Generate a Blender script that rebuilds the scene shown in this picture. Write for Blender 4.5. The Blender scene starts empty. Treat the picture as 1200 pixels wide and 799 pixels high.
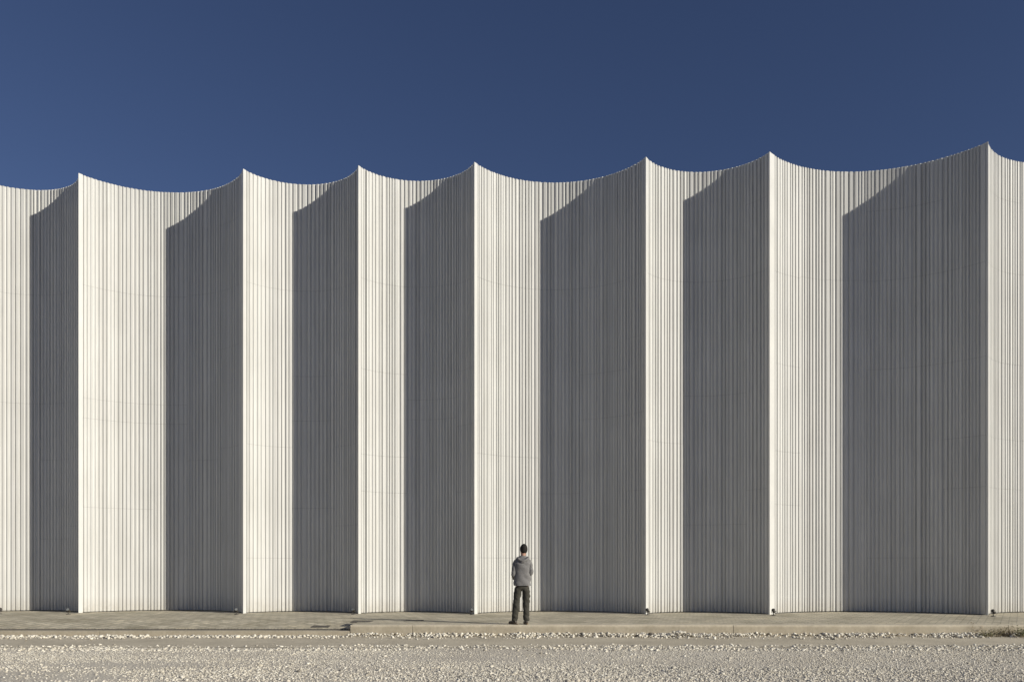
import bpy, bmesh, math, random
import numpy as np
from mathutils import Vector, Matrix

random.seed(11)
RNG = np.random.default_rng(7)
SC = bpy.context.scene
COL = SC.collection

# ------------------------------------------------------------------ helpers
def link(name, mesh, mat=None, parent=None):
    o = bpy.data.objects.new(name, mesh)
    COL.objects.link(o)
    if mat is not None and not mesh.materials:
        mesh.materials.append(mat)
    if parent is not None:
        o.parent = parent
    return o

def mesh_of(name, verts, faces, smooth=False):
    m = bpy.data.meshes.new(name)
    m.from_pydata([tuple(v) for v in verts], [], faces)
    m.validate(); m.update()
    if smooth:
        m.shade_smooth()
    return m

def bm_obj(name, bm, mat, parent=None, smooth=False):
    m = bpy.data.meshes.new(name)
    bmesh.ops.recalc_face_normals(bm, faces=bm.faces[:])
    bm.to_mesh(m); bm.free()
    if smooth:
        m.shade_smooth()
    return link(name, m, mat, parent)

def tag(o, label=None, cat=None, group=None, kind=None):
    if label: o['label'] = label
    if cat: o['category'] = cat
    if group: o['group'] = group
    if kind: o['kind'] = kind
    return o

def thing(name, label, cat, loc=(0, 0, 0), rz=0.0, group=None):
    o = bpy.data.objects.new(name, None)
    o.empty_display_size = 0.1
    COL.objects.link(o)
    o.location = loc
    o.rotation_euler = (0, 0, rz)
    return tag(o, label, cat, group)

def copy_tree(o, parent=None):
    c = o.copy(); COL.objects.link(c)
    if parent is not None:
        c.parent = parent
    for ch in list(o.children):
        copy_tree(ch, c)
    return c

def bm_box(bm, x0, x1, y0, y1, z0, z1, bevel=0.0):
    vs = [bm.verts.new(p) for p in ((x0,y0,z0),(x1,y0,z0),(x1,y1,z0),(x0,y1,z0),(x0,y0,z1),(x1,y0,z1),(x1,y1,z1),(x0,y1,z1))]
    fs = [(0,3,2,1),(4,5,6,7),(0,1,5,4),(1,2,6,5),(2,3,7,6),(3,0,4,7)]
    faces = [bm.faces.new([vs[i] for i in f]) for f in fs]
    if bevel > 0:
        es = list({e for f in faces for e in f.edges})
        bmesh.ops.bevel(bm, geom=es, offset=bevel, segments=2, affect='EDGES', profile=0.5)

# ------------------------------------------------------------------ materials
def new_mat(name):
    m = bpy.data.materials.new(name); m.use_nodes = True
    nt = m.node_tree
    return m, nt, nt.nodes['Principled BSDF']

def nd(nt, t, **kw):
    n = nt.nodes.new(t)
    for k, v in kw.items():
        if k in n.inputs: n.inputs[k].default_value = v
        else: setattr(n, k, v)
    return n

def ramp(nt, stops):
    r = nt.nodes.new('ShaderNodeValToRGB')
    el = r.color_ramp.elements
    el[0].position, el[0].color = stops[0][0], (*stops[0][1], 1)
    el[1].position, el[1].color = stops[-1][0], (*stops[-1][1], 1)
    for p, c in stops[1:-1]:
        e = el.new(p); e.color = (*c, 1)
    return r

def mix(nt, a, b, fac, mode='MIX'):
    m = nt.nodes.new('ShaderNodeMix'); m.data_type = 'RGBA'; m.blend_type = mode
    for sock, v in ((m.inputs[0], fac), (m.inputs[6], a), (m.inputs[7], b)):
        if hasattr(v, 'links') or isinstance(v, bpy.types.NodeSocket):
            nt.links.new(v, sock)
        else:
            sock.default_value = v if not isinstance(v, tuple) else (*v, 1)[:4]
    return m.outputs[2]

def noise(nt, vec, scale, detail=4, rough=0.6):
    n = nd(nt, 'ShaderNodeTexNoise', Scale=scale, Detail=detail, Roughness=rough)
    if vec is not None: nt.links.new(vec, n.inputs['Vector'])
    return n

def simple_mat(name, col, rough=0.6, metal=0.0, var=0.15, scale=30.0, bump=0.0):
    m, nt, p = new_mat(name)
    tc = nd(nt, 'ShaderNodeTexCoord')
    n = noise(nt, tc.outputs['Object'], scale)
    lo = tuple(c*(1-var) for c in col); hi = tuple(min(1, c*(1+var)) for c in col)
    r = ramp(nt, [(0.3, lo), (0.7, hi)])
    nt.links.new(n.outputs['Fac'], r.inputs[0])
    nt.links.new(r.outputs[0], p.inputs['Base Color'])
    p.inputs['Roughness'].default_value = rough
    p.inputs['Metallic'].default_value = metal
    if bump:
        b = nd(nt, 'ShaderNodeBump', Strength=bump, Distance=0.01)
        nt.links.new(n.outputs['Fac'], b.inputs['Height'])
        nt.links.new(b.outputs[0], p.inputs['Normal'])
    return m

def mat_cladding():
    m, nt, p = new_mat('white_corrugated_cladding')
    geo = nd(nt, 'ShaderNodeAttribute', attribute_name='tone')
    tc = nd(nt, 'ShaderNodeTexCoord')
    r = ramp(nt, [(0.0, (0.535, 0.533, 0.513)), (0.5, (0.610, 0.608, 0.588)), (1.0, (0.665, 0.662, 0.638))])
    nt.links.new(geo.outputs['Fac'], r.inputs[0])
    mp = nd(nt, 'ShaderNodeMapping'); mp.inputs['Scale'].default_value = (7, 7, 0.35)
    nt.links.new(tc.outputs['Object'], mp.inputs[0])
    n1 = noise(nt, mp.outputs[0], 2.2, 6, 0.65)
    r1 = ramp(nt, [(0.28, (0.80, 0.79, 0.76)), (0.60, (1, 1, 1))])
    nt.links.new(n1.outputs['Fac'], r1.inputs[0])
    c = mix(nt, r.outputs[0], r1.outputs[0], 0.55, 'MULTIPLY')
    n2 = noise(nt, tc.outputs['Object'], 0.55, 5, 0.6)
    r2 = ramp(nt, [(0.35, (0.90, 0.90, 0.90)), (0.65, (1, 1, 1))])
    nt.links.new(n2.outputs['Fac'], r2.inputs[0])
    c = mix(nt, c, r2.outputs[0], 0.6, 'MULTIPLY')
    # splash dirt on the lowest half metre of the sheets
    sx = nd(nt, 'ShaderNodeSeparateXYZ'); nt.links.new(tc.outputs['Object'], sx.inputs[0])
    mr = nd(nt, 'ShaderNodeMapRange'); mr.inputs['From Min'].default_value = 0.0; mr.inputs['From Max'].default_value = 0.45
    mr.inputs['To Min'].default_value = 0.8; mr.inputs['To Max'].default_value = 0.0
    nt.links.new(sx.outputs['Z'], mr.inputs['Value'])
    n3 = noise(nt, tc.outputs['Object'], 9, 4)
    mm = nd(nt, 'ShaderNodeMath', operation='MULTIPLY')
    nt.links.new(mr.outputs[0], mm.inputs[0]); nt.links.new(n3.outputs['Fac'], mm.inputs[1])
    c = mix(nt, c, (0.36, 0.32, 0.26), mm.outputs[0])
    nt.links.new(c, p.inputs['Base Color'])
    p.inputs['Roughness'].default_value = 0.55
    p.inputs['Specular IOR Level'].default_value = 0.3
    return m

def mat_paving():
    m, nt, p = new_mat('worn_concrete_pavers')
    tc = nd(nt, 'ShaderNodeTexCoord')
    mp = nd(nt, 'ShaderNodeMapping'); mp.inputs['Rotation'].default_value = (0, 0, math.radians(31))
    nt.links.new(tc.outputs['Object'], mp.inputs[0])
    br = nd(nt, 'ShaderNodeTexBrick', Scale=1.6)
    br.inputs['Color1'].default_value = (0.48, 0.435, 0.34, 1)
    br.inputs['Color2'].default_value = (0.70, 0.64, 0.51, 1)
    br.inputs['Mortar'].default_value = (0.30, 0.275, 0.215, 1)
    br.inputs['Mortar Size'].default_value = 0.02
    br.inputs['Bias'].default_value = -0.1
    br.inputs['Brick Width'].default_value = 0.5; br.inputs['Row Height'].default_value = 0.25
    nt.links.new(mp.outputs[0], br.inputs[0])
    n1 = noise(nt, tc.outputs['Object'], 0.9, 6, 0.65)
    r1 = ramp(nt, [(0.33, (0.76, 0.75, 0.70)), (0.52, (1, 1, 1)), (0.68, (1.16, 1.13, 1.06))])
    nt.links.new(n1.outputs['Fac'], r1.inputs[0])
    c = mix(nt, br.outputs['Color'], r1.outputs[0], 0.95, 'MULTIPLY')
    n2 = noise(nt, tc.outputs['Object'], 6.0, 6, 0.7)
    r2 = ramp(nt, [(0.40, (0.72, 0.71, 0.66)), (0.60, (1.06, 1.05, 1.02))])
    nt.links.new(n2.outputs['Fac'], r2.inputs[0])
    c = mix(nt, c, r2.outputs[0], 0.6, 'MULTIPLY')
    nt.links.new(c, p.inputs['Base Color'])
    p.inputs['Roughness'].default_value = 0.85
    b = nd(nt, 'ShaderNodeBump', Strength=0.5, Distance=0.008)
    nt.links.new(n2.outputs['Fac'], b.inputs['Height'])
    nt.links.new(b.outputs[0], p.inputs['Normal'])
    return m

def mat_concrete(name, lo, hi, sc=2.0, darkening=None):
    m, nt, p = new_mat(name)
    tc = nd(nt, 'ShaderNodeTexCoord')
    n1 = noise(nt, tc.outputs['Object'], sc, 8, 0.7)
    r1 = ramp(nt, [(0.32, lo), (0.68, hi)])
    nt.links.new(n1.outputs['Fac'], r1.inputs[0])
    n2 = noise(nt, tc.outputs['Object'], sc*14, 4, 0.7)
    r2 = ramp(nt, [(0.35, (0.80, 0.79, 0.76)), (0.6, (1.03, 1.03, 1.02))])
    nt.links.new(n2.outputs['Fac'], r2.inputs[0])
    c = mix(nt, r1.outputs[0], r2.outputs[0], 0.6, 'MULTIPLY')
    if darkening is not None:          # face turns darker below this height, top edge stays lighter
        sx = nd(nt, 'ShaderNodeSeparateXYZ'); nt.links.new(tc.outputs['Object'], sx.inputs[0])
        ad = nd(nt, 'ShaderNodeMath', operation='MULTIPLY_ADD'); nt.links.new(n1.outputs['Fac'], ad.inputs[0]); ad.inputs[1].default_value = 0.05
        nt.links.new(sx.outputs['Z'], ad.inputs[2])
        mr = nd(nt, 'ShaderNodeMapRange'); mr.inputs['From Min'].default_value = darkening + 0.035; mr.inputs['From Max'].default_value = darkening + 0.005
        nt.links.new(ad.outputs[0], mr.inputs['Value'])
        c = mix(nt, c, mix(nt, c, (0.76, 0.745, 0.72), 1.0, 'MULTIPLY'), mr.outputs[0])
    nt.links.new(c, p.inputs['Base Color'])
    p.inputs['Roughness'].default_value = 0.9
    b = nd(nt, 'ShaderNodeBump', Strength=0.4, Distance=0.01)
    nt.links.new(n2.outputs['Fac'], b.inputs['Height'])
    nt.links.new(b.outputs[0], p.inputs['Normal'])
    return m

def mat_stone():
    m, nt, p = new_mat('pale_limestone_gravel')
    geo = nd(nt, 'ShaderNodeNewGeometry')
    tc = nd(nt, 'ShaderNodeTexCoord')
    r = ramp(nt, [(0.0, (0.28, 0.255, 0.21)), (0.10, (0.56, 0.52, 0.435)), (0.55, (0.69, 0.645, 0.55)), (0.85, (0.75, 0.71, 0.615)), (1.0, (0.82, 0.79, 0.70))])
    nt.links.new(geo.outputs['Random Per Island'], r.inputs[0])
    n = noise(nt, tc.outputs['Object'], 0.5, 5, 0.6)
    r2 = ramp(nt, [(0.35, (0.86, 0.86, 0.87)), (0.62, (1.03, 1.02, 1.0))])
    nt.links.new(n.outputs['Fac'], r2.inputs[0])
    c = mix(nt, r.outputs[0], r2.outputs[0], 0.8, 'MULTIPLY')
    nt.links.new(c, p.inputs['Base Color'])
    p.inputs['Roughness'].default_value = 0.9
    return m

def mat_ground():
    m, nt, p = new_mat('dusty_gravel_ground')
    tc = nd(nt, 'ShaderNodeTexCoord')
    n1 = noise(nt, tc.outputs['Object'], 0.35, 6, 0.6)
    r1 = ramp(nt, [(0.35, (0.66, 0.605, 0.51)), (0.65, (0.78, 0.725, 0.62))])
    nt.links.new(n1.outputs['Fac'], r1.inputs[0])
    v = nd(nt, 'ShaderNodeTexVoronoi', Scale=28.0)
    nt.links.new(tc.outputs['Object'], v.inputs['Vector'])
    r2 = ramp(nt, [(0.0, (1.1, 1.08, 1.04)), (0.6, (0.72, 0.70, 0.67))])
    nt.links.new(v.outputs['Distance'], r2.inputs[0])
    c = mix(nt, r1.outputs[0], r2.outputs[0], 0.45, 'MULTIPLY')
    nt.links.new(c, p.inputs['Base Color'])
    p.inputs['Roughness'].default_value = 0.95
    b = nd(nt, 'ShaderNodeBump', Strength=0.8, Distance=0.02)
    b.invert = True
    nt.links.new(v.outputs['Distance'], b.inputs['Height'])
    nt.links.new(b.outputs[0], p.inputs['Normal'])
    return m

M = {
    'clad': mat_cladding(),
    'trim': simple_mat('white_folded_sheet', (0.610, 0.606, 0.582), 0.5, 0, 0.05, 1.3),
    'back': simple_mat('grey_backing_membrane', (0.16, 0.16, 0.155), 0.8),
    'roof': simple_mat('grey_roof_membrane', (0.35, 0.34, 0.32), 0.9, 0, 0.2, 1.0),
    'pave': mat_paving(),
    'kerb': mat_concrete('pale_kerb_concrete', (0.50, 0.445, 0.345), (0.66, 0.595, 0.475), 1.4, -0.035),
    'gutter': mat_concrete('dusty_gutter_concrete', (0.46, 0.41, 0.32), (0.64, 0.575, 0.455), 1.1),
    'stone': mat_stone(),
    'ground': mat_ground(),
    'iron': simple_mat('dark_cast_iron', (0.11, 0.10, 0.085), 0.7, 0.0, 0.3, 20),
    'absorber': simple_mat('dark_absorber', (0.06, 0.058, 0.055), 0.9, 0, 0.2, 40, 0.4),
    'channelbed': simple_mat('dark_brown_bed', (0.07, 0.063, 0.05), 0.95, 0, 0.4, 14),
    'lampbody': simple_mat('dark_lamp_housing', (0.055, 0.05, 0.042), 0.5, 0.0, 0.2, 60),
    'lampsteel': simple_mat('brushed_lamp_steel', (0.42, 0.42, 0.40), 0.35, 0.9, 0.1, 60),
    'lens': simple_mat('grey_lamp_glass', (0.20, 0.21, 0.21), 0.08, 0.0, 0.05, 10),
    'darkrock': simple_mat('dark_rock', (0.12, 0.105, 0.085), 0.9, 0, 0.3, 25, 0.4),
    'skin': simple_mat('skin', (0.42, 0.24, 0.17), 0.55, 0, 0.06, 20),
    'hair': simple_mat('dark_hair', (0.012, 0.010, 0.008), 0.9, 0, 0.35, 140, 0.6),
    'jacket': simple_mat('grey_marl_jersey', (0.185, 0.180, 0.178), 0.9, 0, 0.22, 45, 0.3),
    'trousers': simple_mat('olive_grey_cotton', (0.046, 0.043, 0.033), 0.9, 0, 0.3, 22, 0.3),
    'shoe': simple_mat('dark_brown_leather', (0.040, 0.030, 0.022), 0.5, 0, 0.25, 40),
    'sole': simple_mat('tan_rubber_sole', (0.22, 0.16, 0.10), 0.8, 0, 0.2, 40),
    'belt': simple_mat('black_belt', (0.015, 0.014, 0.012), 0.5, 0, 0.1, 40),
    'eye': simple_mat('eye_white', (0.7, 0.68, 0.65), 0.2, 0, 0.03, 10),
    'weed': simple_mat('dry_olive_weed', (0.19, 0.175, 0.085), 0.8, 0, 0.5, 25),
    'weedbrown': simple_mat('dry_brown_weed', (0.21, 0.160, 0.090), 0.85, 0, 0.45, 25),
    'weedgreen': simple_mat('green_weed', (0.135, 0.150, 0.060), 0.8, 0, 0.4, 25),
    'stalk': simple_mat('dry_stalk', (0.26, 0.21, 0.13), 0.85, 0, 0.3, 25),
}

# ------------------------------------------------------------------ camera constants (metres; horizon at eye height 1.3 m)
FPX, YH, HC = 1000.0, 662.0, 1.3

def zf(x):                       # the forecourt climbs very slightly to the right
    return min(0.05, max(0.0, 0.003*(x + 2.0)))

# ------------------------------------------------------------------ the pleated hall
H = 12.0
cusps = [(-23.9, 23.95), (-19.3, 23.75), (-14.98, 23.46), (-11.842, 23.312), (-7.264, 23.060), (-4.115, 22.863), (-0.997, 22.669),
         (3.514, 22.385), (6.676, 22.107), (12.037, 21.573), (16.5, 21.25), (21.1, 20.95), (24.4, 20.75)]
sags = [1.33, 1.30, 0.97, 1.33, 1.04, 1.01, 1.35, 0.99, 1.37, 1.33, 1.35, 1.0]

def arc_fn(A, B, s):
    A, B = np.array(A), np.array(B)
    c = np.linalg.norm(B - A); R = (c*c/4 + s*s)/(2*s)
    t = (B - A)/c; n = np.array([-t[1], t[0]])          # n points away from the camera, into the hall
    Cn = (A + B)/2 - n*(R - s)
    a = math.asin(min(1, c/2/R))
    L = 2*a*R
    def f(u, depth=0.0):                                  # u = arc length from A, depth = recess behind the face
        th = -a + u/R
        return Cn + (R + depth)*(math.sin(th)*t + math.cos(th)*n)
    return f, L

hall = thing('pleated_hall', 'tall white hall with scalloped walls of ribbed cladding rising to pointed ridges', 'building', (0, 22.5, 0))
HX, HY = 0.0, 22.5
def hp(p, z):
    return (p[0] - HX, p[1] - HY, z)

TRIM_R, TRIM_L = [], []
for i in range(len(cusps)):
    TRIM_R.append(random.choice([0.10, 0.13, 0.17, 0.21])); TRIM_L.append(random.choice([0.10, 0.14, 0.2]))
TRIM_L = [0.07, 0.1, 0.08, 0.1, 0.20, 0.08, 0.07, 0.08, 0.08, 0.05, 0.1, 0.08, 0.1]
TRIM_R[8] = 0.27; TRIM_R[3] = 0.12; TRIM_R[4] = 0.11; TRIM_R[5] = 0.10; TRIM_R[6] = 0.14; TRIM_R[7] = 0.13; TRIM_R[9] = 0.06

RIBS = [(0.042, 0.014, 0.029), (0.054, 0.016, 0.035), (0.076, 0.017, 0.035), (0.028, 0.012, 0.025), (0.098, 0.018, 0.032)]   # crest width, flank run, depth
RIBW = [6, 6, 2, 3, 0.5]

for b in range(len(sags)):
    f, L = arc_fn(cusps[b], cusps[b+1], sags[b])
    u, u1 = TRIM_R[b], L - TRIM_L[b+1]
    # section along the bay: list of panels, each a list of (u, depth)
    last = False; panels = []; cur = [(u - 0.004, 0.045)]; pw = 0.0; target = random.uniform(0.9, 1.9)
    while True:
        cw, fl, dp = random.choices(RIBS, RIBW)[0]
        cw *= random.uniform(0.85, 1.15)
        gap = random.choice([0.012, 0.017, 0.023, 0.030, 0.040])
        dp *= random.uniform(0.7, 1.2); r0 = random.uniform(0, 0.006); r1 = r0 + random.gauss(0, 0.09)*cw; r1 = max(0.0, r1)
        tw = gap + 2*fl + cw
        if u + tw + 0.10 > u1:
            cw = u1 - u - gap - 2*fl - 0.008; tw = gap + 2*fl + cw; last = True
        lip = fl*0.35
        cur += [(u + gap, dp), (u + gap + fl, r0 + 0.004), (u + gap + fl + lip*0.5, r0), (u + gap + fl + cw - lip*0.5, r1), (u + gap + fl + cw, r1 + 0.004), (u + tw, dp)]
        u += tw; pw += tw
        if last: break
        if pw > target:
            panels.append(cur); cur = [(u + 0.003, dp)]; pw = 0.0; target = random.uniform(0.9, 1.9)
    cur.append((u1 + 0.004, 0.045))
    panels.append(cur)
    verts, faces, tones = [], [], []
    for pl in panels:
        rib_tones = [min(1.0, max(0.0, random.gauss(0.55, 0.26))) for _ in range(len(pl))]
        seams = [9.0 + random.choice([0, 0, 0, 0.04]), random.choice([6.6, 6.6, 7.4, 5.9]), random.choice([5.35, 4.3, 5.1, 4.6]), random.choice([2.9, 2.05, 2.4, 3.3, 1.5])]
        seams = seams[:1] + [q for q in seams[1:] if random.random() < 0.75]
        if random.random() < 0.12: seams.append(10.9)
        zs = sorted(seams)
        lv = [0.022 + zf(float(f(L*0.5)[0]))] + zs + [H]
        for k in range(len(lv) - 1):
            za = lv[k] + (0.0 if k == 0 else 0.0016)
            zb = lv[k+1] - (0.0 if k == len(lv) - 2 else 0.0016)
            off = random.uniform(-0.0015, 0.0015)
            tilt = random.uniform(-0.001, 0.001)
            if k == len(lv) - 2: off = 0.0; tilt = 0.0
            ends = [0] + [6*r_ for r_ in range(1, (len(pl) - 1)//6)] + [len(pl) - 1]
            for gi, (g0, g1) in enumerate(zip(ends[:-1], ends[1:])):
                base = len(verts)
                for uu, dd in pl[g0:g1 + 1]:
                    verts.append(hp(f(uu, dd + off), za)); verts.append(hp(f(uu, dd + off + tilt), zb)); tones += [rib_tones[gi]]*2
                for j in range(g1 - g0):
                    a0 = base + 2*j
                    faces.append((a0, a0 + 2, a0 + 3, a0 + 1))
    bay_mesh = mesh_of('ribbed_bay', verts, faces)
    at_ = bay_mesh.attributes.new('tone', 'FLOAT', 'POINT'); at_.data.foreach_set('value', tones)
    link('ribbed_bay', bay_mesh, M['clad'], hall)

# white folded corner sheet at every ridge
for i in range(1, len(cusps) - 1):
    fl, Ll = arc_fn(cusps[i-1], cusps[i], sags[i-1]); fr, Lr = arc_fn(cusps[i], cusps[i+1], sags[i])
    tl, tr = TRIM_L[i], TRIM_R[i]
    outer = [fl(Ll - tl), fl(Ll - tl*0.5), np.array(cusps[i]), fr(tr*0.5), fr(tr)]
    inner = [fl(Ll - tl, 0.012), fl(Ll - tl*0.5, 0.012), np.array(cusps[i]) + np.array([0, 0.024]), fr(tr*0.5, 0.012), fr(tr, 0.012)]
    inner[0], inner[-1] = fl(Ll - tl, 0.05), fr(tr, 0.05)
    ring = outer + inner[::-1]
    n = len(ring)
    vs = [hp(p, z) for z in (-0.1, H + 0.004) for p in ring]
    fs = [(k, (k+1) % n, n + (k+1) % n, n + k) for k in range(n)] + [tuple(range(n))[::-1], tuple(range(n, 2*n))]
    link('corner_trim', mesh_of('corner_trim', vs, fs), M['trim'], hall)

# backing wall behind the sheets (thick), roof deck and the hidden walls
front, back = [], []
for b in range(len(sags)):
    f, L = arc_fn(cusps[b], cusps[b+1], sags[b])
    us = np.linspace(0.16, L - 0.16, 26)
    for uu in us:
        front.append(f(uu, 0.058)); back.append(f(uu, 0.26) + np.array([0, 0.0]))
n = len(front)
vs = [hp(p, z) for p in front for z in (-0.1, H - 0.03)] + [hp(p, z) for p in back for z in (-0.1, H - 0.03)]
fs = []
for k in range(n - 1):
    a, c = 2*k, 2*n + 2*k
    fs += [(a, a+2, a+3, a+1), (c, c+1, c+3, c+2), (a+1, a+3, c+3, c+1)]
link('backing_wall', mesh_of('backing_wall', vs, fs), M['back'], hall)

xL, xR = cusps[0][0], cusps[-1][0]
bm = bmesh.new(); bm_box(bm, xL + 0.6 - HX, xR - 0.6 - HX, 25.4 - HY, 52 - HY, 11.1, 11.3)
ro = bm_obj('roof', bm, M['roof'], hall)
bm = bmesh.new(); bm_box(bm, xL - HX, xR - HX, 52.002 - HY, 52.3 - HY, -0.1, H)
bm_obj('rear_wall', bm, M['trim'], hall)
for xx in (xL, xR - 0.3):
    bm = bmesh.new(); bm_box(bm, xx - HX, xx + 0.3 - HX, 25.0 - HY, 51.99 - HY, -0.1, H)
    bm_obj('side_wall', bm, M['trim'], hall)

# ------------------------------------------------------------------ ground, pavement, kerbs, gutter
S = 700.0
gm = mesh_of('ground', [(-S, -S, -0.27), (S, -S, -0.27), (S, S, -0.27), (-S, S, -0.27)], [(0, 1, 2, 3)])
tag(link('ground', gm, M['ground']), kind='structure')

tag(link('bounce_absorber', mesh_of('bounce_absorber', [(-400, -60, -0.262), (400, -60, -0.262), (400, 8.2, -0.262), (-400, 8.2, -0.262)], [(0, 1, 2, 3)]), M['absorber']), kind='structure')  # unseen dark sheet behind the camera, added to cut ground bounce on shaded bays
XS = -3.53                       # where the raised kerb begins; left of it the pavement is lowered
KF, KB = 18.60, 19.00
def pave_mesh(x0, x1, ys, zfun, nx):
    vs, fs = [], []
    xs = np.linspace(x0, x1, nx)
    for y in ys:
        for x in xs: vs.append((float(x), float(y), zfun(float(x), float(y))))
    for j in range(len(ys) - 1):
        for i in range(nx - 1):
            a = j*nx + i
            fs.append((a, a+1, a+nx+1, a+nx))
    # skirt at the front edge so it reads as a slab
    base = len(vs)
    for i in range(nx):
        v = vs[i]; vs.append((v[0], v[1], v[2] - 0.14))
    for i in range(nx - 1): fs.append((base+i, base+i+1, i+1, i))
    return mesh_of('pavement', vs, fs)
zr = lambda x, y: zf(x)*max(0.0, min(1.0, (y - 19.0)/3.0))
pr = link('pavement', pave_mesh(XS, 40.0, [KB + 0.012, 19.6, 20.3, 21, 22, 25.5], zr, 40), M['pave'])
tag(pr, kind='structure')
def zl(x, y):
    t = max(0.0, min(1.0, (20.9 - y)/1.7)); t = t*t*(3 - 2*t)
    return -0.135*t
pl = link('pavement', pave_mesh(-40.0, XS - 0.003, [19.36, 19.5, 19.65, 19.8, 20.1, 20.4, 20.7, 20.9, 21.5, 23, 26], zl, 30), M['pave'])
tag(pl, kind='structure')
# side face closing the step between the lowered and the level pavement
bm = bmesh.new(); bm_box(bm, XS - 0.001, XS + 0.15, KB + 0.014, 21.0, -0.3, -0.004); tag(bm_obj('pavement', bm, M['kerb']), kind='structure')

def kerb_run(x0, x1, y0, y1, top, lengths, skew=0.0):
    x = x0
    while x < x1 - 0.05:
        l = min(random.choice(lengths), x1 - x)
        if x1 - x - l < 0.4: l = x1 - x
        bm = bmesh.new()
        dz = random.uniform(-0.004, 0.004); dy = random.uniform(-0.004, 0.004)
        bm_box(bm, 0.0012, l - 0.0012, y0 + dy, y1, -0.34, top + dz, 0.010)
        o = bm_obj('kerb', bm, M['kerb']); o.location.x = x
        tag(o, kind='structure')
        x += l
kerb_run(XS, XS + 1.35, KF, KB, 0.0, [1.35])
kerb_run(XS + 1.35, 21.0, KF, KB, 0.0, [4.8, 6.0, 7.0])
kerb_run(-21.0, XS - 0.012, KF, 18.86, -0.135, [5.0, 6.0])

# dark flat bed with thin bars behind the lowered kerb
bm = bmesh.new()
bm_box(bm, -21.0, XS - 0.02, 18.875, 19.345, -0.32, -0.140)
dch = thing('dark_channel', 'long dark channel running behind the lowered kerb', 'drain', (0, 0, 0))
bm_obj('channel_bed', bm, M['channelbed'], dch)
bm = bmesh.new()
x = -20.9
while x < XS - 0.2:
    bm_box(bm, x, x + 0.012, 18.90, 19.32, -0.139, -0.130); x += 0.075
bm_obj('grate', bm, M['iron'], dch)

# flat concrete gutter strip, with uneven edges hidden under the gravel
vs, fs = [], []
xs = np.linspace(-24, 24, 60)
for x in xs:
    vs += [(float(x), 16.2, -0.262), (float(x), 17.0, -0.246), (float(x), 18.0, -0.240), (float(x), 18.66, -0.236)]
for i in range(len(xs) - 1):
    for j in range(3):
        a = 4*i + j; fs.append((a, a+4, a+5, a+1))
tag(link('gutter', mesh_of('gutter', vs, fs), M['gutter']), kind='structure')

# ------------------------------------------------------------------ gravel: one mass of stones
def ico():
    bm = bmesh.new(); bmesh.ops.create_icosphere(bm, subdivisions=1, radius=1.0)
    v = np.array([x.co[:] for x in bm.verts]); f = np.array([[q.index for q in p.verts] for p in bm.faces]); bm.free()
    return v, f
IV, IF = ico()
def stones(name, px, py, pz, size, mat, flat=0.62, sink=0.25):
    n = len(px); nv, nf = len(IV), len(IF)
    base = IV[None] * (1 + RNG.uniform(-0.33, 0.28, (n, nv, 1)))
    sc = size[:, None]*np.stack([RNG.uniform(0.75, 1.3, n), RNG.uniform(0.7, 1.1, n), RNG.uniform(flat*0.7, flat*1.3, n)], 1)
    v = base*sc[:, None, :]
    ang = RNG.uniform(0, 2*np.pi, n); tl = RNG.normal(0, 0.35, n)
    ct, st = np.cos(tl)[:, None], np.sin(tl)[:, None]
    y, z = v[..., 1]*ct - v[..., 2]*st, v[..., 1]*st + v[..., 2]*ct
    x = v[..., 0]
    ca, sa = np.cos(ang)[:, None], np.sin(ang)[:, None]
    vx, vy = x*ca - y*sa, x*sa + y*ca
    hz = sc[:, 2]*(1 - sink)
    co = np.stack([vx + px[:, None], vy + py[:, None], z + (pz + hz)[:, None]], -1).reshape(-1, 3).astype(np.float32)
    fi = (IF[None] + (np.arange(n)*nv)[:, None, None]).reshape(-1).astype(np.int32)
    m = bpy.data.meshes.new(name)
    m.vertices.add(n*nv); m.vertices.foreach_set('co', co.ravel())
    m.loops.add(len(fi)); m.loops.foreach_set('vertex_index', fi)
    m.polygons.add(n*nf); m.polygons.foreach_set('loop_start', np.arange(0, len(fi), 3, dtype=np.int32))
    m.update(calc_edges=True); m.validate()
    o = link(name, m, mat); tag(o, kind='stuff'); return o

def wob(x):
    return 0.13*np.sin(x*1.3 + 0.4) + 0.09*np.sin(x*3.1 + 2) + 0.06*np.sin(x*7.7)
Y0, Y1 = 9.2, 16.75
def field(n, y0, y1, smin, smax, pw=1.6):
    py = RNG.uniform(y0, y1, n); hw = 0.64*py + 1.5
    px = RNG.uniform(-1, 1, n)*hw
    sz = smin + (smax - smin)*RNG.power(1, n)**pw
    return px, py, sz
P = [field(125000, Y0, Y1, 0.006, 0.017, 1.8), field(26000, Y0, 13.2, 0.009, 0.026, 1.9), field(5200, 15.6, Y1, 0.012, 0.042, 2.0), field(900, Y0, Y1, 0.02, 0.045, 2.2)]
px = np.concatenate([p[0] for p in P]); py = np.concatenate([p[1] for p in P]); sz = np.concatenate([p[2] for p in P])
edge = 16.62 + wob(px) + RNG.exponential(0.05, len(px))
k = py < edge
px, py, sz = px[k], py[k], sz[k]
keep = RNG.uniform(0, 1, len(px)) < np.clip(0.62 + 0.020*px + 0.40*np.sin(px*0.9 + py*1.7)*np.sin(py*2.3 - px*0.31) + 0.35*np.sin(px*0.37 + 1.2)*np.sin(py*1.15 + 0.5*np.sin(px*0.6)), 0.10, 1)
px, py, sz = px[keep], py[keep], sz[keep]
pz = np.where(py > 16.3, -0.262, -0.27)
stones('gravel', px, py, pz, sz, M['stone'], 0.50, 0.55)
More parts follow.
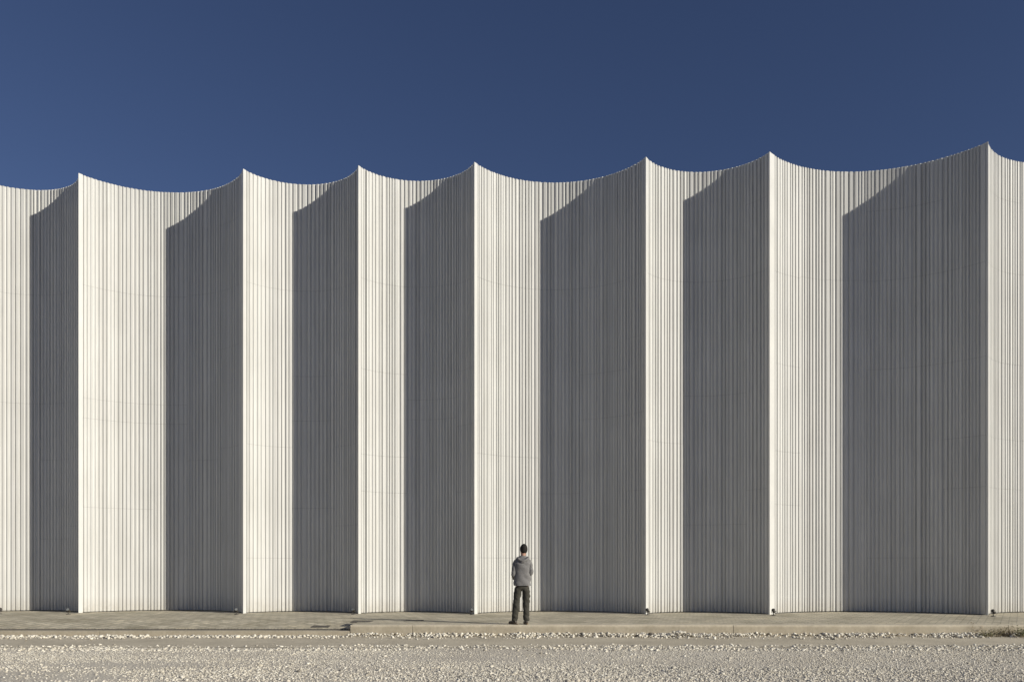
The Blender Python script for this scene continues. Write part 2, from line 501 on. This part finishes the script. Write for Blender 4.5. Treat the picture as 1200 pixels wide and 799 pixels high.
# rubble along the foot of the kerb
n = 9500
px = RNG.uniform(-14.5, 14.5, n); py = np.where(px < XS, 18.45, 18.60) - RNG.exponential(0.17 + 0.1*np.sin(px*1.1 + 1)**2, n)
sz = 0.009 + 0.034*RNG.power(1, n)**2.4
k = (py > 17.85 + 0.2*np.sin(px*0.8)) & (RNG.uniform(0, 1, n) < 0.68 + 0.32*np.sin(px*2.1 + np.sin(px*0.7)*2))
px, py, sz = px[k], py[k], sz[k]
pz = -0.243 + np.where(px < XS, 0.0, np.clip((py - 18.2)*0.10, 0, 0.04))
# a low heap right of the person
h = 260
hx = RNG.normal(3.55, 0.24, h); hy = 18.45 - np.abs(RNG.normal(0, 0.10, h)); hz = -0.235 + 0.09*np.exp(-((hx - 3.6)/0.25)**2)*RNG.uniform(0.2, 1, h)
px, py, pz, sz = np.r_[px, hx], np.r_[py, hy], np.r_[pz, hz], np.r_[sz, RNG.uniform(0.015, 0.04, h)]
stones('rubble', px, py, pz, sz, M['stone'], 0.7)

def rock(label, x, y, z, s, seed):
    r = random.Random(seed)
    bm = bmesh.new(); bmesh.ops.create_icosphere(bm, subdivisions=2, radius=1.0)
    for v in bm.verts:
        v.co *= 1 + r.uniform(-0.14, 0.14)
        v.co = Vector((v.co.x*s[0], v.co.y*s[1], v.co.z*s[2]))
    o = bm_obj('rock', bm, M['darkrock']); o.location = (x, y, z + s[2]*0.7); o.rotation_euler = (0.1, 0.15, r.uniform(0, 3))
    tag(o, label, 'rock', 'dark rocks at the kerb foot')
rock('flat dark rock at the kerb foot right of the person, the left one of two', 2.70, 18.36, -0.24, (0.075, 0.05, 0.028), 3)
rock('rounder dark rock at the kerb foot, right of the flat dark rock', 3.00, 18.45, -0.235, (0.075, 0.055, 0.05), 5)

# ------------------------------------------------------------------ square drain covers let into the pavement
def cover(label, x, y, z, w, d, rx=0.0):
    t = thing('drain_cover', label, 'drain cover', (x, y, z), random.uniform(-0.05, 0.05), 'dark covers let into the pavement')
    t.rotation_euler.x = rx
    bm = bmesh.new()
    for (a, b_, c, e) in ((-w/2-.03, w/2+.03, -d/2-.03, -d/2), (-w/2-.03, w/2+.03, d/2, d/2+.03), (-w/2-.03, -w/2, -d/2, d/2), (w/2, w/2+.03, -d/2, d/2)):
        bm_box(bm, a, b_, c, e, -0.02, 0.010)
    bm_obj('frame', bm, M['iron'], t)
    bm = bmesh.new(); bm_box(bm, -w/2+.004, w/2-.004, -d/2+.004, d/2-.004, -0.02, 0.005)
    for i in range(6):
        xx = -w/2 + w*(i + 0.5)/6
        bm_box(bm, xx - 0.008, xx + 0.008, -d/2 + .03, d/2 - .03, 0.0052, 0.009)
    bm_obj('lid', bm, M['iron'], t)
cover('dark square drain cover just above the end of the raised kerb', -3.47, 19.75, 0.003, 0.40, 0.34)
cover('dark square drain cover between the kerb end and the person', -2.30, 20.0, 0.003, 0.36, 0.30)
cover('faint drain cover sunk in the lowered pavement beside the dark channel', -4.40, 19.62, zl(0, 19.62) + 0.004, 0.34, 0.2, math.atan(0.09))

# ------------------------------------------------------------------ small ground floodlights in front of every ridge
LS = 0.8
def make_spot(label, loc, rz):
    t = thing('ground_spotlight', label, 'spotlight', loc, rz, 'small floodlights at the foot of the ridges')
    t.scale = (LS, LS, LS)
    bm = bmesh.new(); bmesh.ops.create_cone(bm, cap_ends=True, segments=20, radius1=0.075, radius2=0.068, depth=0.016, matrix=Matrix.Translation((0, 0, 0.008)))
    bm_obj('base', bm, M['lampbody'], t)
    bm = bmesh.new(); bmesh.ops.create_cone(bm, cap_ends=True, segments=12, radius1=0.016, radius2=0.014, depth=0.07, matrix=Matrix.Translation((0, 0, 0.05)))
    for s in (-1, 1): bm_box(bm, s*0.058 - 0.005, s*0.058 + 0.005, -0.012, 0.012, 0.075, 0.145)
    bm_box(bm, -0.063, 0.063, -0.012, 0.012, 0.070, 0.082)
    bm_obj('bracket', bm, M['lampbody'], t)
    mx = Matrix.Translation((0, 0.0, 0.135)) @ Matrix.Rotation(math.radians(-55), 4, 'X')
    bm = bmesh.new(); bmesh.ops.create_cone(bm, cap_ends=True, segments=20, radius1=0.036, radius2=0.054, depth=0.11, matrix=mx)
    bmesh.ops.create_cone(bm, cap_ends=True, segments=20, radius1=0.058, radius2=0.058, depth=0.014, matrix=mx @ Matrix.Translation((0, 0, 0.055)))
    hd = bm_obj('lamp_head', bm, M['lampbody'], t)
    bm = bmesh.new(); bmesh.ops.create_cone(bm, cap_ends=True, segments=20, radius1=0.046, radius2=0.046, depth=0.004, matrix=mx @ Matrix.Translation((0, 0, 0.0645)))
    bm_obj('lens', bm, M['lens'], hd)
    bm = bmesh.new(); bmesh.ops.create_cone(bm, cap_ends=True, segments=12, radius1=0.013, radius2=0.013, depth=0.02, matrix=Matrix.Translation((0.074, 0, 0.135)) @ Matrix.Rotation(math.pi/2, 4, 'Y'))
    bm_obj('knob', bm, M['lampsteel'], t)
    return t
spots = [(-0.5, 719.0, 'small dark floodlight at the far left edge, in front of sunlit ribs'),
         (80.0, 719.6, 'small floodlight in shade at the foot of the leftmost ridge'),
         (277.0, 719.6, 'small floodlight in shade at the foot of the second ridge from the left'),
         (414.0, 719.6, 'small floodlight in shade by the ridge above the kerb end'),
         (553.0, 719.8, 'small floodlight at the foot of the ridge just left of the person'),
         (759.0, 720.0, 'small floodlight at the foot of the first ridge right of the person'),
         (906.5, 720.5, 'small dark floodlight before the wide white corner sheet'),
         (1164.0, 721.6, 'small dark floodlight at the foot of the rightmost ridge, near the weeds')]
proto = None
for i, (sx, sy, lab) in enumerate(spots):
    d = FPX*HC/(sy - YH)
    x = (sx - 600)*d/FPX
    z = zr(x, d)
    d = FPX*(HC - z)/(sy - YH); x = (sx - 600)*d/FPX
    rz = random.uniform(-0.5, 0.5) + (math.pi if 0 < i < 5 else 0)
    if proto is None:
        proto = make_spot(lab, (x, d, z), rz)
    else:
        o = copy_tree(proto); o.location = (x, d, z); o.rotation_euler.z = rz; o['label'] = lab

# ------------------------------------------------------------------ weeds on the rubble by the kerb
def weed(name, label, cat, x, y, z, n, hgt, spread, mat, seed, leaf=0.02, group='dry weeds along the kerb', lean=0.5):
    r = random.Random(seed)
    t = thing(name, label, cat, (x, y, z), 0, group)
    sb, lb = bmesh.new(), bmesh.new()
    def strip(bm, pts, w):
        prev = None
        for i, p in enumerate(pts):
            ww = w*(1 - 0.7*i/(len(pts) - 1))
            tri = [bm.verts.new(p + Vector((math.cos(a)*ww, math.sin(a)*ww, 0))) for a in (0, 2.09, 4.19)]
            if prev:
                for q in range(3): bm.faces.new((prev[q], prev[(q+1) % 3], tri[(q+1) % 3], tri[q]))
            prev = tri
    for i in range(n):
        a = r.uniform(0, 6.283); rr = r.uniform(0, spread*0.35)
        p = Vector((math.cos(a)*rr, math.sin(a)*rr*0.4, -0.01)); hh = hgt*r.uniform(0.35, 1.0)
        d = Vector((math.cos(a)*lean*r.random()*spread*4, math.sin(a)*lean*r.random()*0.5, 1)).normalized()
        pts = [p.copy()]
        for s in range(5):
            d = (d + Vector((r.gauss(0, .22), r.gauss(0, .2), r.gauss(0, .08)))).normalized()
            p = p + d*hh/5; pts.append(p.copy())
            if s > 0 or leaf > 0.03:
                for q in range(r.randint(2, 5)):
                    c = p + Vector((r.gauss(0, .018), r.gauss(0, .018), r.gauss(0, .012)))
                    e1 = Vector((r.gauss(0, 1), r.gauss(0, 1), r.gauss(0, .7))).normalized()*leaf*r.uniform(0.5, 1.3)
                    e2 = e1.cross(Vector((r.gauss(0, 1), r.gauss(0, 1), r.gauss(0, 1)))).normalized()*leaf*0.35
                    vv = [lb.verts.new(c + o_) for o_ in (-e1, e2, e1, -e2)]
                    lb.faces.new(vv)
        strip(sb, pts, 0.0035)
    bm_obj('stems', sb, M['stalk'], t)
    bm_obj('leaves', lb, mat, t)
def at(px_, yb, z=-0.23):
    d = FPX*(HC - z)/(yb - YH); return (px_ - 600)*d/FPX, d
for (nm, lab, pxx, yb, n_, h_, sp, mt, sd, lf) in [
    ('weed', 'sparse brown dry weed leaning left, leftmost of the weed row by the kerb', 1141, 744.0, 22, 0.30, 0.55, 'weedbrown', 1, 0.015),
    ('weed', 'low dense olive weed clump beside the leftmost dry weed', 1155, 745.8, 26, 0.17, 0.36, 'weed', 2, 0.016),
    ('weed', 'tall feathery olive weed in the middle of the weed row', 1169, 745.4, 24, 0.30, 0.30, 'weed', 3, 0.015),
    ('weed', 'squat brown weed with a thin upright stalk, right of the tall feathery weed', 1181, 745.4, 28, 0.22, 0.40, 'weedbrown', 4, 0.016),
    ('weed', 'green leafy weed at the right edge of the picture', 1197, 745.8, 34, 0.28, 0.38, 'weedgreen', 6, 0.019),
    ('weed', 'small low tuft of dry weed on the rubble heap', 800, 742.0, 10, 0.10, 0.18, 'weed', 7, 0.012)]:
    x, d = at(pxx, yb); weed(nm, lab, 'weed', x, d, -0.23, n_, h_, sp, M[mt], sd, lf)
for (lab, pxx, yb, h_, sd) in [('thin dry stalk standing in the gravel near the left edge', 30, 750.5, 0.14, 11),
                               ('thin dry stalk in front of the lowered kerb under the leftmost ridge', 107, 750.0, 0.12, 12),
                               ('tall thin dry stalk rising from the weed row by the kerb', 1185, 744.5, 0.36, 13),
                               ('thin dry stalk rising behind the leftmost weed of the row', 1143, 743.0, 0.31, 14)]:
    x, d = at(pxx, yb); weed('dry_stalk', lab, 'dry stalk', x, d, -0.23, 2, h_, 0.03, M['stalk'], sd, 0.008, 'lone dry stalks', 0.1)

# ------------------------------------------------------------------ the person, back to the camera (local +y looks at the wall)
def skin_mesh(name, verts, edges, radii, root=0, levels=2, wrinkle=0.0, seed=0, wscale=9.0):
    m = bpy.data.meshes.new(name + '_skeleton')
    m.from_pydata(verts, edges, []); m.update()
    o = bpy.data.objects.new(name, m); COL.objects.link(o)
    md = o.modifiers.new('skin', 'SKIN'); md.use_smooth_shade = True
    for i, rr in enumerate(radii):
        sv = m.skin_vertices[0].data[i]
        sv.radius = rr if isinstance(rr, tuple) else (rr, rr)
        sv.use_root = (i == root)
    sd = o.modifiers.new('sub', 'SUBSURF'); sd.levels = levels; sd.render_levels = levels
    bpy.context.view_layer.update()
    dg = bpy.context.evaluated_depsgraph_get()
    me = bpy.data.meshes.new_from_object(o.evaluated_get(dg))
    bpy.data.objects.remove(o); bpy.data.meshes.remove(m)
    me.name = name
    if wrinkle:
        from mathutils import noise as mn
        for v in me.vertices:
            c = v.co
            q = Vector((c.x*wscale + seed, c.y*wscale, c.z*wscale*1.6 + c.x*wscale*0.9))
            v.co = c + v.normal*(mn.noise(q)*wrinkle + mn.noise(q*2.3)*wrinkle*0.4)
    me.shade_smooth()
    return me

PX, PY = (612 - 600)*18.77/1000, 18.77
class Sk:
    def __init__(s): s.v, s.e, s.r = [], [], []
    def add(s, p, r, par=None):
        s.v.append(p); s.r.append(r)
        if par is not None: s.e.append((par, len(s.v) - 1))
        return len(s.v) - 1
    def chain(s, par, pts):
        for p, r in pts: par = s.add(p, r, par)
        return par
b = Sk()
pel = b.add((0.0, 0.0, 0.92), (0.095, 0.072))
ch = b.chain(pel, [((0.0, 0.0, 1.08), (0.11, 0.080)), ((0.0, -0.005, 1.26), (0.13, 0.085)), ((0.005, 0.0, 1.375), (0.085, 0.052))])
nk = b.chain(ch, [((0.012, 0.015, 1.455), 0.052), ((0.022, 0.025, 1.535), 0.054)])
sk = b.chain(nk, [((0.030, 0.04, 1.60), (0.066, 0.082)), ((0.034, 0.04, 1.67), (0.074, 0.094)), ((0.036, 0.035, 1.725), (0.060, 0.075))])
b.chain(nk + 1, [((0.033, 0.125, 1.565), 0.030)])                    # chin
b.chain(nk + 2, [((0.036, 0.138, 1.64), 0.016)])                     # nose
for s in (-1, 1):
    b.chain(nk + 2, [((0.033 + s*0.078, 0.035, 1.635), 0.017)])       # ears
SHL, SHR = (-0.152, -0.01, 1.385), (0.162, -0.01, 1.385)
ELL, ELR = (-0.198, -0.055, 1.085), (0.198, -0.05, 1.105)
WRL, WRR = (-0.165, 0.160, 0.985), (0.085, 0.205, 1.115)
def arm(sh, el, wr, hand_dir, s):
    mid = tuple((a + c)/2 for a, c in zip(sh, el)); fm = tuple((a*0.6 + c*0.4) for a, c in zip(el, wr))
    w = b.chain(ch, [((sh[0]*0.93, sh[1], sh[2] - 0.02), 0.042), (mid, 0.042), (el, 0.040), (fm, 0.038), (wr, 0.026)])
    d = Vector(hand_dir).normalized(); side = d.cross(Vector((0, 0.4, 1))).normalized(); nrm = side.cross(d).normalized()
    W = Vector(wr)
    palm = b.add(tuple(W + d*0.055), (0.034, 0.018), w)
    kn = W + d*0.085
    for q, ln in zip((-1.5, -0.5, 0.5, 1.5), (0.062, 0.074, 0.070, 0.055)):
        p0 = kn + side*q*0.020
        b.chain(palm, [(tuple(p0), 0.0095), (tuple(p0 + d*ln*0.55 - nrm*0.006), 0.0088), (tuple(p0 + d*ln*0.9 - nrm*0.026), 0.0075)])
    b.chain(palm, [(tuple(W + d*0.045 - side*0.040*s), 0.011), (tuple(W + d*0.080 - side*0.055*s - nrm*0.01), 0.009)])
arm(SHL, ELL, WRL, (0.75, 0.30, -0.35), 1)
arm(SHR, ELR, WRR, (-0.85, 0.25, 0.30), -1)
HPL, HPR = (-0.095, 0.0, 0.87), (0.090, 0.0, 0.87)
KNL, KNR = (-0.130, 0.015, 0.48), (0.088, 0.02, 0.48)
ANL, ANR = (-0.165, -0.015, 0.09), (0.088, -0.01, 0.09)
def leg(hp_, kn, an, toe):
    m1 = tuple((a + c)/2 for a, c in zip(hp_, kn)); m2 = (kn[0]*0.6 + an[0]*0.4, kn[1] - 0.03, kn[2]*0.62 + an[2]*0.38)
    a = b.chain(pel, [((hp_[0]*0.85, hp_[1] + 0.01, hp_[2] - 0.02), 0.066), (m1, 0.066), (kn, 0.055), (m2, 0.055), (an, 0.036)])
    b.chain(a, [((an[0] + toe[0]*0.5, an[1] + toe[1]*0.5, 0.045), 0.034), ((an[0] + toe[0], an[1] + toe[1], 0.03), 0.026)])
TOL, TOR = (-0.105, 0.135), (-0.03, 0.175)
leg(HPL, KNL, ANL, TOL); leg(HPR, KNR, ANR, TOR)
person_mesh = skin_mesh('person', b.v, b.e, b.r, 0, 2)
person = link('person', person_mesh, M['skin'])
person.location = (PX, PY - 0.02, 0.004)
tag(person, 'person with short dark hair in grey jacket and olive trousers seen from behind', 'person')

# jacket
def loft(rings, seg=40):
    vs, fs = [], []
    for (cx, cy, z, rx, ry) in rings:
        for q in range(seg):
            a = 2*math.pi*q/seg
            ca, sa = math.cos(a), math.sin(a)
            p = 0.82
            vs.append((cx + rx*math.copysign(abs(ca)**p, ca), cy + ry*math.copysign(abs(sa)**p, sa), z))
    for k in range(len(rings) - 1):
        for q in range(seg):
            A, B = k*seg + q, k*seg + (q + 1) % seg
            fs.append((A, B, B + seg, A + seg))
    return vs, fs
def smooth_rings(keys, n):
    out = []
    zs = [k[2] for k in keys]
    for i in range(n):
        z = zs[0] + (zs[-1] - zs[0])*i/(n - 1)
        out.append(tuple(float(np.interp(z, zs, [k[c] for k in keys])) if c != 2 else z for c in range(5)))
    return out
keys = [(0, 0, 0.850, 0.190, 0.132), (0, 0, 0.90, 0.194, 0.136), (0, 0, 1.02, 0.184, 0.126), (0, -0.004, 1.12, 0.178, 0.122), (0.002, -0.008, 1.24, 0.188, 0.126),
        (0.003, -0.010, 1.33, 0.198, 0.120), (0.005, -0.008, 1.39, 0.196, 0.104), (0.006, -0.002, 1.43, 0.158, 0.084), (0.010, 0.004, 1.460, 0.112, 0.076), (0.013, 0.010, 1.485, 0.080, 0.074), (0.016, 0.013, 1.505, 0.074, 0.069)]
from mathutils import noise as mnoise
vs, fs = loft(smooth_rings(keys, 56))
inner = [(x*0.96, y*0.96, z) for (x, y, z) in vs[:40]]
vv = []
for (x, y, z) in vs:
    fold = 0.016*mnoise.noise(Vector((x*6 + 3, y*5, z*9 + x*7))) + 0.020*math.sin((z*34 + x*26))*max(0, 1 - abs(z - 1.0)/0.16)*(0.4 + 0.6*mnoise.noise(Vector((x*5, y*5, z*3 + 8))))
    r_ = math.hypot(x, y) + 1e-6
    w_ = 1.0 if z < 1.42 else 0.3
    vv.append((x + x/r_*fold*w_, y + y/r_*fold*w_, z))
nv = len(vv); vv += [(x*0.90, y*0.90, z + 0.03) for (x, y, z) in vv[:40]]
for q in range(40): fs.append((q, (q + 1) % 40, nv + (q + 1) % 40, nv + q))
tors = mesh_of('jacket_torso', vv, fs, True)
jb = bmesh.new(); jb.from_mesh(tors); bpy.data.meshes.remove(tors)
for s, sh, el, wr in ((-1, SHL, ELL, WRL), (1, SHR, ELR, WRR)):
    j = Sk()
    mid = tuple((a*0.5 + c*0.5) for a, c in zip(sh, el)); fm = tuple((a + c)/2 for a, c in zip(el, wr))
    k0 = j.add((sh[0]*0.72, sh[1], sh[2] - 0.01), 0.070)
    j.chain(k0, [((sh[0] + s*0.005, sh[1], sh[2] - 0.035), 0.064), (mid, 0.058), (el, 0.053), (fm, 0.048), (tuple(a*0.06 + c*0.94 for a, c in zip(el, wr)), 0.041)])
    sm_ = skin_mesh('sleeve', j.v, j.e, j.r, 0, 3, 0.012, 4 + s, 9.0)
    jb.from_mesh(sm_); bpy.data.meshes.remove(sm_)
jm = bpy.data.meshes.new('jacket'); jb.to_mesh(jm); jb.free(); jm.shade_smooth()
jk = link('jacket', jm, M['jacket'], person)
# hood lying on the upper back
hd = Sk()
q0 = hd.add((0.012, -0.120, 1.385), (0.050, 0.024))
hd.chain(q0, [((-0.06, -0.108, 1.415), (0.045, 0.032)), ((-0.105, -0.045, 1.455), (0.034, 0.030)), ((-0.085, 0.035, 1.465), (0.024, 0.024)), ((-0.05, 0.075, 1.45), (0.016, 0.016))])
hd.chain(q0, [((0.085, -0.108, 1.415), (0.045, 0.032)), ((0.130, -0.045, 1.455), (0.034, 0.030)), ((0.11, 0.035, 1.465), (0.024, 0.024)), ((0.075, 0.075, 1.45), (0.016, 0.016))])
hd.chain(q0, [((0.012, -0.130, 1.335), (0.05, 0.016))])
link('hood', skin_mesh('hood', hd.v, hd.e, hd.r, 0, 2, 0.008, 9, 14.0), M['jacket'], jk)

# trousers
t = Sk()
w0 = t.add((0.0, 0.0, 0.885), (0.176, 0.118))
t.chain(w0, [((0.0, 0.0, 0.935), (0.150, 0.108))])
for hp_, kn, an in ((HPL, KNL, ANL), (HPR, KNR, ANR)):
    m1 = tuple((a + c)/2 for a, c in zip(hp_, kn))
    t.chain(w0, [((hp_[0], -0.005, 0.81), (0.104, 0.114)), ((m1[0], m1[1], m1[2] - 0.02), (0.088, 0.092)), (kn, (0.078, 0.080)), ((an[0]*0.5 + kn[0]*0.5, -0.01, 0.28), (0.075, 0.077)), ((an[0], an[1], 0.12), (0.070, 0.075)), ((an[0], an[1], 0.065), (0.072, 0.078))])
tm = skin_mesh('trousers', t.v, t.e, t.r, 0, 3, 0.015, 2, 9.0)
tr = link('trousers', tm, M['trousers'], person)
# shoes
for an, toe in ((ANL, TOL), (ANR, TOR)):
    s = Sk(); d = Vector((toe[0], toe[1], 0)).normalized()
    hl = Vector((an[0], an[1], 0.055)) - d*0.055
    a = s.add(tuple(hl), (0.040, 0.042))
    s.chain(a, [(tuple(hl + d*0.09 + Vector((0, 0, 0.0))), (0.043, 0.045)), (tuple(hl + d*0.18 + Vector((0, 0, -0.012))), (0.047, 0.032)), (tuple(hl + d*0.25 + Vector((0, 0, -0.020))), (0.036, 0.024))])
    sm = skin_mesh('shoe', s.v, s.e, s.r, 0, 2)
    for v in sm.vertices: v.co.z = max(v.co.z, 0.020)
    so = link('shoe', sm, M['shoe'], person)
    bm = bmesh.new(); n = 22; side = Vector((-d.y, d.x, 0))
    ring = []
    for q in range(n):
        a = 2*math.pi*q/n
        l = math.cos(a); wd = 0.047 if l > 0 else 0.042
        ring.append(hl + d*(0.105 + 0.172*l) + side*math.sin(a)*wd*(1.0 + 0.0*l))
    lo = [bm.verts.new((p.x, p.y, 0.0)) for p in ring]; hi_ = [bm.verts.new((p.x, p.y, 0.022)) for p in ring]
    bm.faces.new(lo[::-1]); bm.faces.new(hi_)
    for q in range(n): bm.faces.new((lo[q], lo[(q+1) % n], hi_[(q+1) % n], hi_[q]))
    bm_obj('sole', bm, M['sole'], so)
# hair: a cropped shell over the top and the back of the skull
bm = bmesh.new(); bmesh.ops.create_icosphere(bm, subdivisions=4, radius=1.0)
rr = random.Random(5)
kill = []
for v in bm.verts:
    if v.co.y > 0.55 and v.co.z < 0.45: kill.append(v)
    elif v.co.z < -0.80 + 0.45*max(0, v.co.y + 0.2): kill.append(v)
bmesh.ops.delete(bm, geom=kill, context='VERTS')
for v in bm.verts:
    f_ = 1 + rr.uniform(-0.02, 0.025)
    v.co = Vector((v.co.x*0.083*f_ + 0.035, v.co.y*0.108*f_ + 0.030, v.co.z*0.116*f_ + 1.652))
bm_obj('hair', bm, M['hair'], person, True)
for s in (-1, 1):
    bm = bmesh.new(); bmesh.ops.create_uvsphere(bm, u_segments=12, v_segments=8, radius=0.012)
    e = bm_obj('eye', bm, M['eye'], person, True); e.location = (0.035 + s*0.032, 0.122, 1.655)

# ------------------------------------------------------------------ light
AZ, EL = math.radians(28.3), math.radians(19.2)
sd = Vector((math.cos(EL)*math.cos(AZ), -math.cos(EL)*math.sin(AZ), math.sin(EL)))
sun = bpy.data.lights.new('sun', 'SUN'); sun.energy = 4.75; sun.angle = math.radians(0.53); sun.color = (1.0, 0.945, 0.825)
so = bpy.data.objects.new('sun', sun); COL.objects.link(so)
so.rotation_euler = sd.to_track_quat('Z', 'Y').to_euler(); so.location = (20, -10, 20)

w = bpy.data.worlds.new('World'); SC.world = w; w.use_nodes = True
nt = w.node_tree
bg = nt.nodes['Background']
sky = nt.nodes.new('ShaderNodeTexSky'); sky.sky_type = 'NISHITA'; sky.sun_disc = False
sky.sun_elevation = EL
sky.sun_rotation = math.atan2(sd.x, sd.y)
sky.altitude = 1200; sky.air_density = 1.0; sky.dust_density = 0.3; sky.ozone_density = 3.2
nt.links.new(mix(nt, sky.outputs[0], (1.09, 0.985, 1.15), 1.0, 'MULTIPLY'), bg.inputs['Color'])
bg.inputs['Strength'].default_value = 0.050

# ------------------------------------------------------------------ camera
cam = bpy.data.cameras.new('camera'); co = bpy.data.objects.new('camera', cam); COL.objects.link(co)
co.location = (0, 0, HC); co.rotation_euler = (math.radians(90), 0, 0)
cam.sensor_width = 36; cam.lens = 36*FPX/1200
cam.shift_y = (YH - 399.5)/1200
cam.clip_end = 3000
SC.camera = co

SC.view_settings.view_transform = 'Standard'; SC.view_settings.look = 'None'
SC.view_settings.exposure = 0.0; SC.view_settings.gamma = 1.0
SC.view_settings.use_curve_mapping = False
